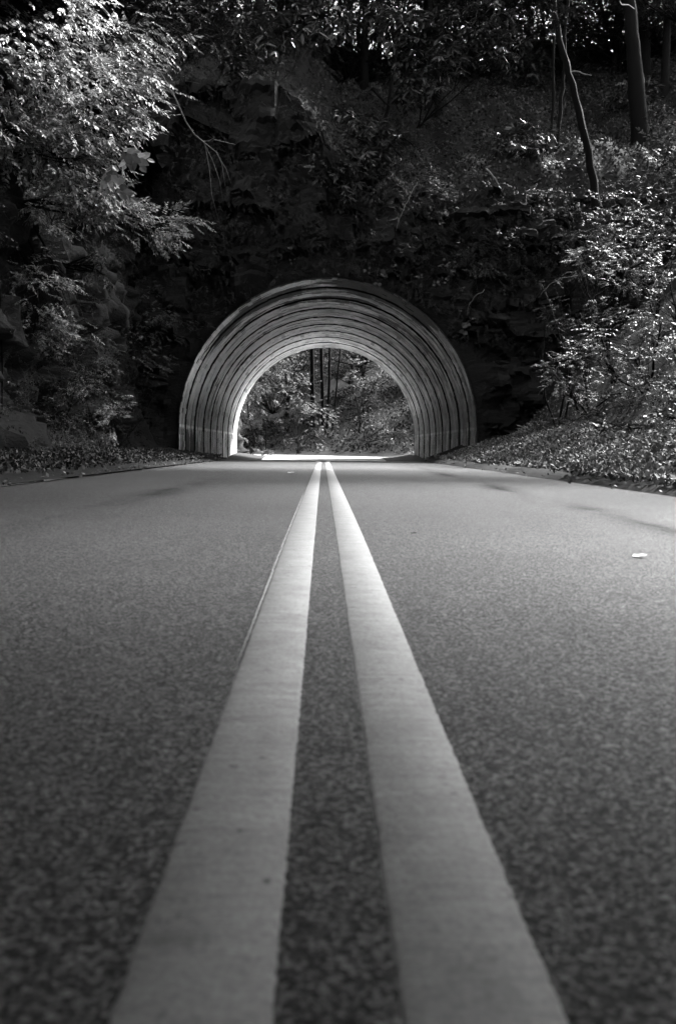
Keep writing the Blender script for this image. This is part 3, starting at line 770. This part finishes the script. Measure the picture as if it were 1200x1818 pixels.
for lab, spots in (('clump of round pale leaves on the rock just above the arch crown right side', [(680, 485, .2), (672, 500, .16), (650, 478, .12), (700, 470, .1)]),
                   ('single bunch of round pale leaves on the rock right of the arch', [(820, 582, .2), (828, 575, .12), (842, 563, .09), (815, 550, .08)]),
                   ('spray of round pale leaves beside the right shoulder of the arch', [(745, 490, .12), (775, 500, .12), (790, 495, .1), (805, 480, .08)]),
                   ('faint round leaves on the rock left above the arch crown', [(515, 440, .12), (518, 462, .08), (575, 480, .1), (600, 485, .07)])):
    t = thing('round_leaf_creeper', lab, 'creeper', P(spots[0][0], spots[0][1], 29.75)); b = np.array(t.location); LV = Leaves(); SV, SF = [], []
    for (x, y, r) in spots:
        n = 4; r *= .8; c = np.array(P(x, y, 29.7)) - b
        p = c + R.normal(0, r*.45, (n, 3))*np.array([1, .2, 1]); d = R.normal(0, 1, (n, 3))*np.array([1, .3, 1]) + np.array([0, -.2, -.6])
        LV.add(p, d, np.tile([0, -1, .5], (n, 1)) + R.normal(0, .25, (n, 3)), np.full(n, r*1.0), np.full(n, r*.95))
        tube(bend((0, .1, .5), c, 4, .1), [.008, .007, .006, .005, .003], 4, SV, SF)
    rest = leaf_objects(LV, M_leaf, t, 400); mesh_from('stem', SV, SF, M_bark, t, True)

# ------------------------------------------------------------------ right side shrubs
def rplant(label, blobs, **kw):
    c = blobs[0][0]; x = c.x+.6; base = Vector((x, c.y+.3, bank(x, c.y+.3)-.05))
    k = dict(kind='oval', size=.1, mat=M_leafb, hi=True, bias=(-.45, -.35, -.1), upv=(-.1, -.25, 1), flat=.25); k.update(kw)
    return plant('bank_shrub', label, 'shrub', base, blobs, **k)
rplant('pale leafy shrub on the right bank with flat layered sprays at mid height', [B(1110, 600, 20, .8, .45, 230), B(1170, 560, 19, .6, .5, 190), B(1060, 640, 20.5, .7, .4, 150), B(1150, 660, 19, .7, .4, 170)], indiv=300)
rplant('leafy shrub on the right bank reaching towards the portal with loose sprays', [B(1000, 670, 23, .45, .35, 90), B(975, 650, 23.5, .3, .15, 22), B(1030, 620, 23, .5, .3, 90), B(1010, 700, 22, .35, .3, 50)], indiv=240)
rplant('upper leafy shrub with one bright tip pointing left over the dark ledge', [B(1060, 455, 23, .7, .3, 170), B(1020, 448, 23, .45, .12, 34), B(1110, 480, 22, .8, .5, 220), B(1080, 520, 22, .6, .4, 120)], indiv=240)
rplant('dull fine-leaved thicket high on the right bank below the leaning tree', [B(1130, 370, 25, 1.1, .8, 330), B(1190, 420, 23, .8, .8, 240), B(1060, 400, 26, .9, .5, 180)], kind='small', size=.13, mat=M_leaf)
rplant('fine-leaved bush at the right edge of the photo', [B(1190, 500, 18, .5, .4, 150), B(1195, 620, 17.5, .4, .4, 130), B(1190, 690, 17, .4, .3, 110)], kind='oval', mat=M_leaf, indiv=100)
rplant('thin sprigs with few leaves hanging over the rock right of the portal', [B(960, 500, 25, .35, .2, 12), B(975, 560, 25, .35, .4, 24), B(1010, 540, 24.5, .5, .5, 70)], kind='fern', size=.075, mat=M_leaf, indiv=60, twigs=8)
rplant('dark brush of twigs and small leaves over the litter slope on the right', [B(1050, 740, 22, 1.0, .45, 130), B(1120, 720, 20, .8, .35, 120), B(960, 770, 26, .9, .3, 90)], kind='small', size=.1, mat=M_leafd, twigs=60, stem_r=.02)
rplant('leafy seedlings at the very foot of the bank near the right edge', [B(1180, 740, 15, .5, .15, 60), B(1110, 760, 17, .5, .12, 50)], kind='broad', size=.09, mat=M_leaf, indiv=80)
vine('bare arched branch sticking out left of the right bank shrubs', [(1040, 490), (1000, 492), (975, 505), (960, 522)], 23.5, .014, name='bare_branch', cat='branch')
vine('dry stick slanting up from the litter slope on the right', [(990, 800), (1010, 785), (1040, 772)], 20, .012, name='dry_stick', cat='stick')
vine('short pale stick standing in the leaf litter near the right edge', [(1160, 765), (1163, 750), (1166, 738)], 15.5, .01, name='dry_stick', cat='stick')
vine('fallen pale stick on the hillside left of the leaning tree', [(862, 298), (878, 315), (888, 332)], 31.5, .035, name='fallen_branch', cat='branch')
vine('fallen pale branch high on the hillside between the trunks', [(1010, 124), (1030, 128), (1050, 133)], 39, .04, name='fallen_branch', cat='branch')
vine('leaning dead stem reaching down to the centre shrub', [(585, 195), (598, 225), (612, 232), (640, 248), (665, 263)], 31, .02, mat=M_bark, name='dead_stem', cat='branch')
vine('slanting broken log beside the dark trunk above the centre', [(660, 155), (675, 172), (692, 188)], 38, .07, mat=M_bark, name='fallen_branch', cat='branch')

# ------------------------------------------------------------------ trees on the hill
def crown_proto(nm, n, rad, kind, size, mat, seed):
    LV = Leaves(); random.seed(seed); SV, SF = [], []
    for k in range(n):
        c = np.array([random.uniform(-1, 1)*rad, random.uniform(-1, 1)*rad, random.uniform(-.45, .8)*rad])
        r = random.uniform(.28, .5)*rad; m_ = int(70*r)
        pos, u = blob_points(c, (r, r, r*.55), m_)
        put_sprays(LV, kind, pos, u*np.array([1, 1, .3]) + R.normal(0, .3, (m_, 3)), np.tile([0, 0, 1.], (m_, 1)) + R.normal(0, .25, (m_, 3)), size*R.uniform(.8, 1.3, m_))
        tube(bend((0, 0, -rad*.7), c, 5, .1), [.07, .055, .045, .03, .02, .01], 5, SV, SF)
    a = leaf_mesh('crown', LV, mat, None); b = mesh_from('limb', SV, SF, M_bark, None, True)
    ma, mb = a.data, b.data
    bpy.data.objects.remove(a); bpy.data.objects.remove(b)
    return ma, mb
CR = [crown_proto('crown', 24, 3.2, 'oval', .17, M_leaf, 5), crown_proto('crown', 26, 3.4, 'small', .24, M_leafd, 6), crown_proto('crown', 20, 3.0, 'narrow', .17, M_leaf, 8)]
def tree(label, base, pts, radii, crowns, bark=None, group=None, name='tree'):
    """pts: world trunk points; crowns: (proto, point, scale)"""
    base = Vector(base); t = thing(name, label, 'tree', base, group)
    SV, SF = [], []; q = [Vector(p)-base for p in pts]; fine, fr = [], []
    for i in range(len(q)-1):
        for k in range(4):
            fine.append(q[i].lerp(q[i+1], k/4) + Vector((random.gauss(0, .02), random.gauss(0, .02), 0))); fr.append(radii[i]+(radii[i+1]-radii[i])*k/4)
    fine.append(q[-1]); fr.append(radii[-1]); fr[0] *= 1.35
    tube(fine, fr, 9, SV, SF, .06); mesh_from('trunk', SV, SF, bark or M_bark, t, True)
    for (k, p, s) in crowns:
        for me, nm in zip(CR[k], ('crown', 'limb')):
            o = bpy.data.objects.new(nm, me); COL.objects.link(o); o.parent = t
            o.location = Vector(p)-base; o.scale = (s, s, s*.85); o.rotation_euler = (0, 0, random.uniform(0, 6))
            if nm == 'crown': o['kind'] = 'stuff'
    return t
def tree_px(label, base_px, top_px, wpx, crowns, mid=None, bark=None, Y=None, ext=1.6, name='tree', group=None):
    """trunk whose foot stands on the ground seen at base_px"""
    b = hit(*base_px) if Y is None else P(*base_px, Y)
    y = b.y; pts = [b + Vector((0, 0, -.3))] + [P(*mm, y) for mm in (mid or [])] + [P(*top_px, y)]
    d = (pts[-1]-pts[-2]).normalized(); pts.append(pts[-1] + d*ext*3)
    r = wpx/2*y/F; rad = [r*(1-.5*k/(len(pts)-1)) for k in range(len(pts))]
    cr = [(k, pts[-1] + Vector(o), s) for (k, o, s) in crowns]
    return tree(label, b, pts, rad, cr, bark, group, name)
tree_px('slender leaning tree that bows left as it rises above the right bank', (1062, 350), (982, 0), 15, [(0, (0, 0, 3), .9)], mid=[(1045, 270), (1020, 170), (1000, 90)], Y=29.2)
tree_px('thin straight trunk left of the leaning tree, slanting right', (985, 272), (1004, 60), 8, [(1, (0, 0, 3), .6)], mid=[(994, 200), (1000, 140)])
tree_px('thinnest trunk beside the leaning tree', (977, 262), (983, 60), 6, [], mid=[(981, 170)])
tree_px('thick dark trunk in the upper right with a broad foot', (1140, 250), (1118, 0), 34, [(0, (0, 0, 4), 1.3), (2, (-2, -1, 3), .8)], mid=[(1130, 160), (1122, 80)])
tree_px('second thick dark trunk close behind the broad-footed one', (1143, 150), (1140, 0), 26, [(1, (1, 1, 4), 1.2)], mid=[(1142, 80)])
tree_px('dark upright trunk standing above the centre of the tunnel', (646, 160), (648, 50), 17, [(1, (0, -.5, 1.5), .9)], mid=[(647, 110)])
tree_px('short dark trunk between the whorled shrubs right of centre', (778, 205), (782, 60), 14, [(0, (0, 0, 2.5), .9)], mid=[(780, 130)])
tree_px('crooked thin trunk below the fallen log above centre', (683, 220), (700, 120), 8, [], mid=[(690, 180)])
tree_px('faint thin trunk at the upper right between the leaning and thick trees', (945, 150), (940, 10), 8, [(2, (0, 0, 3), .7)])
tree_px('trunk at the far right edge near the skyline', (1180, 170), (1186, 10), 16, [(0, (1, 0, 3), 1.1)])
tree_px('dim trunk in the dark upper left of centre', (470, 110), (462, 0), 18, [(1, (0, -1, 1.5), 1.2)])
# canopy trees on the ridge and behind it: they close the view above the slope
g = 'dim trees filling the wood along the ridge'
lab = 'dim leafy tree standing in the wood on the ridge above the tunnel'
random.seed(21)
for (x, y, s, k) in ((-16, 38, 1.2, 1), (-12, 46, 1.3, 0), (-8, 37, 1.0, 1), (-6, 49, 1.2, 1), (-2, 44, 1.0, 2), (1, 50, 1.2, 1), (5, 46, 1.0, 0), (9, 51, 1.2, 2), (13, 44, 1.0, 0), (17, 50, 1.2, 1), (22, 42, 1.3, 0), (-10, 31.5, .9, 1), (-20, 30, 1.2, 1), (20, 33, 1.2, 0), (26, 50, 1.3, 1), (-3, 38, .8, 1), (4, 41, .7, 1)):
    z = hill(x, max(y, 30.7)); h = random.uniform(5.5, 8)
    tree(lab + (', left part' if x < -4.5 else ', middle part' if x < 5 else ', right part'), (x, y, z), [(x, y, z-.3), (x+.1, y, z+h*.5), (x+random.uniform(-.5, .5), y, z+h)], [.16*s+.03, .13*s, .07], [(k, (x, y, z+h+.3), s), (k, (x+1.3, y-1.6, z+h*.55), s*.55)], group=g)
random.seed(77)
for k in range(30):
    x = -15 + k*1.25 + random.uniform(-.8, .8); y = random.uniform(46.5, 50.8); z = hill(x, y); h = random.uniform(1.4, 2.8) if k % 2 else random.uniform(4, 6.5); sc_ = random.uniform(.8, 1.1)
    tree('low bushy tree closing the skyline of the ridge, %s' % ('left of the tunnel' if x < -4.5 else 'straight above the tunnel' if x < 5 else 'right of the tunnel'), (x, y, z), [(x, y, z-.3), (x+.1, y, z+h*.5), (x, y, z+h)], [.12, .09, .05], [(1 if k % 3 else 0, (x, y, z+h), sc_)], group='low bushy trees along the skyline of the ridge')
for k, (x, y) in enumerate(((11, 48.5), (13, 50), (15, 48.5), (17, 50), (19, 48), (-11, 36), (-8, 41), (-5, 37), (-5, 45), (-1.5, 41), (1, 46), (4.5, 48), (-13, 44), (9, 49.5))):
    z = hill(x, y); h = random.uniform(1.2, 2.4)
    tree('dark bushy thicket tree crowding the slope, %s' % ('left of the tunnel' if x < -4.5 else 'straight above the tunnel' if x < 5 else 'right of the tunnel'), (x, y, z), [(x, y, z-.3), (x+.1, y, z+h*.5), (x, y, z+h)], [.1, .08, .05], [(1, (x, y, z+h), random.uniform(.75, 1.0))], group='dark thicket trees on the upper slope')
# understory shrubs on the hillside
random.seed(5)
US = []
for mt_, kd, szz in ((M_leaf, 'oval', .13), (M_leafd, 'small', .15), (M_gloss, 'whorl', .26)):
    US.append(plant('understory_shrub', 'low dim shrub among the leaf litter on the hillside above the tunnel', 'shrub', (0, 0, -50), [((0, 0, -49.5), (.8, .7, .4), 45), ((.4, .1, -49.3), (.5, .5, .4), 25)], kind=kd, size=szz, mat=mt_, stem_r=.012, twigs=8, bias=(0, -.3, 0), group='low shrubs scattered on the hillside'))
cnt = 0
for k in range(70):
    px, py = random.uniform(380, 1210), random.uniform(-10, 330)
    if px < 640 and (py > 120 or random.random() < .5): continue
    p = hit(px, py, 28)
    if not (30.9 < p.y < 51): continue
    src = US[random.choices((0, 1, 2), (4, 4, 2))[0]]
    c = src if src.location.z < -40 else copy_tree(src)
    look = {'oval': 'round-leaved', 'small': 'dark fine-leaved', 'whorl': 'long-leaved glossy'}[('oval', 'small', 'whorl')[US.index(src)]]
    c['label'] = '%s low shrub on the hillside above the tunnel, %s on its %s part' % (look, 'high' if py < 90 else 'halfway' if py < 200 else 'low', 'left' if px < 650 else 'middle' if px < 900 else 'right')
    s = random.uniform(.7, 1.5); c.location = p; c.scale = (s, s, s); c.rotation_euler = (0, 0, random.uniform(-.5, .5))
for u_ in US:
    if u_.location.z < -40: u_.location = hit(820, 250)

# ------------------------------------------------------------------ leaf litter
def litter(name, n, sampler, zf, mat, size=(.05, .11), tilt=.45, lift=.012, parent=None, label=None):
    xy = np.array([sampler() for _ in range(n)])
    e = .05
    z = np.array([zf(x, y) for x, y in xy])
    nx = np.array([-(zf(x+e, y)-zz)/e for (x, y), zz in zip(xy, z)]); ny = np.array([-(zf(x, y+e)-zz)/e for (x, y), zz in zip(xy, z)])
    N = unit(np.stack([nx, ny, np.ones(n)], 1)); p = np.column_stack([xy, z+lift+R.uniform(0, .02, n)])
    L = R.uniform(*size, n)
    LV = [p, R.normal(0, 1, (n, 3)), N + R.normal(0, tilt, (n, 3)), L, L*R.uniform(.45, .8, n)]
    return LV
def rs_bank():
    y = random.uniform(0, 1)**.8*24 + 6.5; d = abs(random.gauss(0, 1))*1.5; return (3.3 + d, y)
rnd = random.Random(4)
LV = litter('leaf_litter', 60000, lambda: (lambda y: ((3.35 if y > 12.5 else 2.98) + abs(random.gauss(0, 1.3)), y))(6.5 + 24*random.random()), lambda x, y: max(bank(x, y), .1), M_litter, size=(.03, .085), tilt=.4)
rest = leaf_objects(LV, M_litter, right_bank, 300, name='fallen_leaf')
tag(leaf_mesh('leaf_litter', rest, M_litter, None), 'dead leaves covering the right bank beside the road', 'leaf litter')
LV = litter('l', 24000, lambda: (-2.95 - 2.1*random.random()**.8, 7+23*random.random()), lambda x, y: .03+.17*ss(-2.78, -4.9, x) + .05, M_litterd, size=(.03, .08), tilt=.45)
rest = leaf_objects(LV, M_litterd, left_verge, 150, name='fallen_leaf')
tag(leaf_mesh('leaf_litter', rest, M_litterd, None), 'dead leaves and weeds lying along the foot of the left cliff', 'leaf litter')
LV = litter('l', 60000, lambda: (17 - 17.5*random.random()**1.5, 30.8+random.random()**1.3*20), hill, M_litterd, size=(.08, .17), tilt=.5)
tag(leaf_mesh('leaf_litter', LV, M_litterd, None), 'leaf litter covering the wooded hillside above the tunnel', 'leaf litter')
# low plants over the kerb and a fringe of scattered leaves on the road margins
LV = litter('l', 260, lambda: (2.7 + .5*random.random()**.6, 8+20*random.random()), lambda x, y: .01 if x < 2.9 else .1, M_litter, size=(.03, .07))
tag(leaf_mesh('scattered_leaves', LV, M_litter, None), 'scattered small dead leaves along the right kerb', 'leaf litter')
LV = litter('l', 200, lambda: (-2.95 + .4*random.random()**1.6, 8+20*random.random()), lambda x, y: .012, M_litter, size=(.03, .07))
tag(leaf_mesh('scattered_leaves', LV, M_litter, None), 'scattered small dead leaves along the left road edge', 'leaf litter')

def road_leaf(label, px, py, s, rot, mat):
    d = fw + rt*((px-600)/F) + up*((909-py)/F); k = (CAM.z + .012)/-d.z; p = CAM + d*k; k = (CAM.z - zroad(p.y) - .012*(1-(p.x/3)**2) + .012)/-d.z; p = CAM + d*k
    V = [(0, 0, 0), (.25, -.3, .02), (.5, -.45, .09), (.72, -.25, .05), (1, 0, .12), (.75, .28, .16), (.5, .42, .1), (.2, .28, .14)]
    V += [(.5, 0, .02)]
    Fc = [(i, (i+1) % 8, 8) for i in range(8)]
    o = mesh_from('fallen_leaf', [(s*a, s*b, s*c+.004) for a, b, c in V], Fc, mat, None); o.location = p; o.rotation_euler = (0, 0, rot); return tag(o, label, 'leaf')
M_white = mat_simple('pale_leaf', .1, .2, 20, .6)
road_leaf('small white curled leaf on the right lane near the photo edge', 1122, 990, .055, .1, M_white)
road_leaf('tiny white leaf on the left lane far down by the centre line', 510, 840, .11, .4, M_white)
road_leaf('tiny dark leaf on the right lane beside the centre lines', 729, 949, .03, .4, M_litterd)

# ------------------------------------------------------------------ beyond the tunnel
def fplant(name, label, blobs, **kw):
    c = blobs[0][0]; base = Vector((c.x, c.y+.5, min(c.z, far(c.x, c.y)+.1)))
    k = dict(kind='oval', size=.14, mat=M_mid, bias=(-.1, -.5, -.2), upv=(0, -.3, 1), stem_r=.03, twigs=12); k.update(kw)
    return plant(name, label, 'shrub' if 'cat' not in kw else kw['cat'], base, blobs, **{a: b for a, b in k.items() if a != 'cat'})
fplant('roadside_shrub', 'leafy shrub seen through the tunnel beyond the far mouth, left of centre', [B(530, 700, 64, 1.2, 1.2, 420), B(560, 740, 62, 1.1, .9, 320), B(515, 660, 66, 1.2, 1.0, 260), B(545, 780, 62, .9, .5, 130)])
fplant('roadside_shrub', 'pale layered tree branches seen through the upper right of the far mouth', [B(640, 665, 66, 1.3, .35, 170), B(690, 650, 66, 1.2, .5, 200), B(620, 680, 65, 1.0, .2, 80), B(660, 640, 68, 1.4, .4, 150)])
fplant('roadside_shrub', 'dim fern-like growth covering the far bank seen through the tunnel', [B(650, 740, 64, 2.4, 1.4, 500), B(700, 770, 58, 1.6, 1.0, 350), B(610, 780, 64, 1.8, .8, 250), B(700, 710, 66, 1.8, 1.0, 220)], kind='fern', size=.12, mat=M_leafd)
fplant('roadside_shrub', 'low weeds at the left roadside just past the far mouth', [B(445, 800, 55, .8, .12, 120), B(470, 802, 58, 1.0, .12, 120)], kind='small', size=.12, mat=M_leaf)
for lab, xs_ in (('bright leafy vine dangling at the left side of the far tunnel mouth', (428, 445)), ('vine with pale leaves hanging on the far rock wall', (462,)), ('dim vine hanging between the far rock wall and the leafy shrub', (500, 485))):
    bl = [B(xs_[0], 690+k*28, 53+.25*(xs_[0]-428)/10, .14, .4, 26) for k in range(4)] + [B(x, 650+k*30, 54, .14, .4, 20) for x in xs_[1:] for k in range(4)]
    plant('leafy_vine', lab, 'vine', bl[0][0] + Vector((-.2, .2, 1.6)), bl, kind='small', size=.14, mat=M_leafd if 'dim' in lab else M_leafb, bias=(.2, -.3, -.8), stem_r=.012, twigs=3)
fplant('roadside_shrub', 'dark ivy draping the top of the far rock wall', [B(470, 650, 57, 1.0, .6, 160), B(440, 690, 54, .5, .5, 90)], kind='small', mat=M_leafd)
tree_px('slanting slim trunk seen through the tunnel right of centre', (590, 765), (604, 620), 3.5, [(0, (0, 0, 3), .8)], bark=M_bark, Y=68)
tree_px('upright pale trunk seen through the tunnel at centre', (574, 760), (571, 600), 7, [(0, (0, 0, 3), .9)], bark=M_bark, Y=70)
tree_px('dark trunk seen through the tunnel left of the pale one', (556, 750), (553, 600), 9, [(1, (0, 0, 3), 1.0)], Y=69)
tree_px('dark slim trunk seen through the tunnel beside the slanting one', (581, 760), (586, 600), 5, [(1, (1, 0, 3), 1.0)], Y=71)
LV = litter('l', 26000, lambda: (random.uniform(-9, 14), 56+random.random()*26), far, M_litterd, size=(.1, .22), tilt=.6)
LV = [q[(LV[0][:, 2] > .05)] for q in LV]
tag(leaf_mesh('ground_cover', LV, M_leafd, None), 'leafy ground cover on the bank beyond the tunnel', 'ground cover')
g = 'trees on the bank beyond the tunnel'; lab = 'leafy tree on the bank beyond the far tunnel mouth'
random.seed(31)
for (x, y, s, k) in ((-9, 78, 1.3, 1), (-3, 82, 1.3, 0), (3, 80, 1.2, 1), (9, 76, 1.2, 0), (14, 70, 1.2, 1), (-1, 92, 1.6, 1), (8, 92, 1.6, 0), (-12, 92, 1.6, 0), (-18, 84, 1.5, 1), (18, 84, 1.5, 2), (26, 78, 1.6, 1)):
    z = far(x, y); h = random.uniform(3, 4.5)
    tree(lab + (', left side' if x < -2 else ', middle' if x < 4 else ', right side'), (x, y, z), [(x, y, z-.3), (x+.2, y, z+h*.5), (x, y, z+h)], [.2, .16, .09], [(k, (x, y, z+h+.5), s), (k, (x-1, y-1.5, z+h*.45), s*.6)], group=g)

# ------------------------------------------------------------------ trees beside the camera (their shade falls on the near road)
def shade(label, x, y, crowns, h=9):
    z = G(x, y)
    tree(label, (x, y, z), [(x, y, z-.3), (x*.97, y, z+h*.5), (x*.9, y, z+h)], [.3, .24, .14], crowns)
def along(x, y, t): return Vector((x, y, 0)) + SDIR*(t/SDIR.z)
shade('tall tree on the right bank whose crown overhangs the near road', 8.5, -3.0,
      [(1, along(-1.0, -2.4, 8), 1.2), (1, along(2.6, -3.4, 8), 1.1), (1, along(.5, -6, 6), 1.2), (1, (1, -4, 6.5), 1.2)])
shade('tall tree on the left cliff top whose crown overhangs the left lane', -8, 3.0,
      [(1, along(-4.8, 0, 10), 1.2), (1, along(-6.2, 4.5, 10), 1.1), (1, (-4, -3, 8), 1.3)])
shade('unseen small dense tree added low behind the camera to shade the road', -4.6, -1.5,  # crowns added out of view to block the sky over the near road
      [(1, along(0, -1.3, 5.6), .65), (1, along(-1.7, -.6, 5.6), .65), (1, along(1.7, -2.0, 5.6), .65), (1, along(.2, -1.5, 6.8), .8), (1, along(-1.4, -.8, 7), .7),
       (1, (0, -2.5, 5), .9), (1, (-1.6, .3, 5.2), .65), (1, (1.6, -.2, 5.2), .65), (1, (0, -.8, 4.0), .5), (0, (-1.2, -1.2, 4.6), .6)], h=4)
# tall trees on the right bank, outside the frame, that keep the foot of the left cliff in shade
def shade_cliff(label, bx, by, ys_, z, extra=()):
    tree(label, (bx, by, G(bx, by)), [(bx, by, G(bx, by)-.3), (bx-.5, by, z*.5), (bx-1, by, z-1)], [.35, .28, .15],
         [(1, Vector((-5.4, y_, .6)) + SDIR*((z-.6)/SDIR.z), .8) for y_ in ys_] + list(extra))
shade_cliff('tall unseen tree high on the right bank with a wide crown over the road', 13, 20, (9.5, 13.5, 17.5), 15.5, [(1, along(-2.6, y, 12), .95) for y in (5, 9.5, 14.5)] + [(1, along(-4.2, 6.5, 12.5), .8)] + [(2, along(3.2, 11.5, 12), .7), (2, along(2.4, 15, 15), .7), (2, along(3.4, 7.5, 13), .45)])
shade_cliff('tallest unseen tree above the portal on the right, its crown out of view', 22, 34, (19, 23.5), 19.5)
# unseen crowns added low over the camera to darken the near road
low = []
for k, (x, y) in enumerate(((-2.4, .2), (-1.3, -.6), (-.3, .2), (.8, -.5), (1.9, .3), (.9, .35), (-.4, .5), (-1.2, .6), (.2, -1.6), (-2.2, -1.4), (2.2, -1.2))):
    low.append((1, (x, y, 2.55 + .25*(k % 3)), .33))
shade('unseen slim young tree added on the left verge to shade the near road', -3.9, -2.2, low, h=2.4)
back = [(1, (x, y, z), 1.3) for x, y, z in ((-5, -9, 6), (0, -10, 7), (5, -9, 6), (-3, -7, 10), (3, -7, 10), (0, -12, 3.5), (-4.5, -12, 3), (4.5, -12, 3))]
shade('broad leafy tree behind the camera closing the road view', 5.5, -9.5, back, h=7)
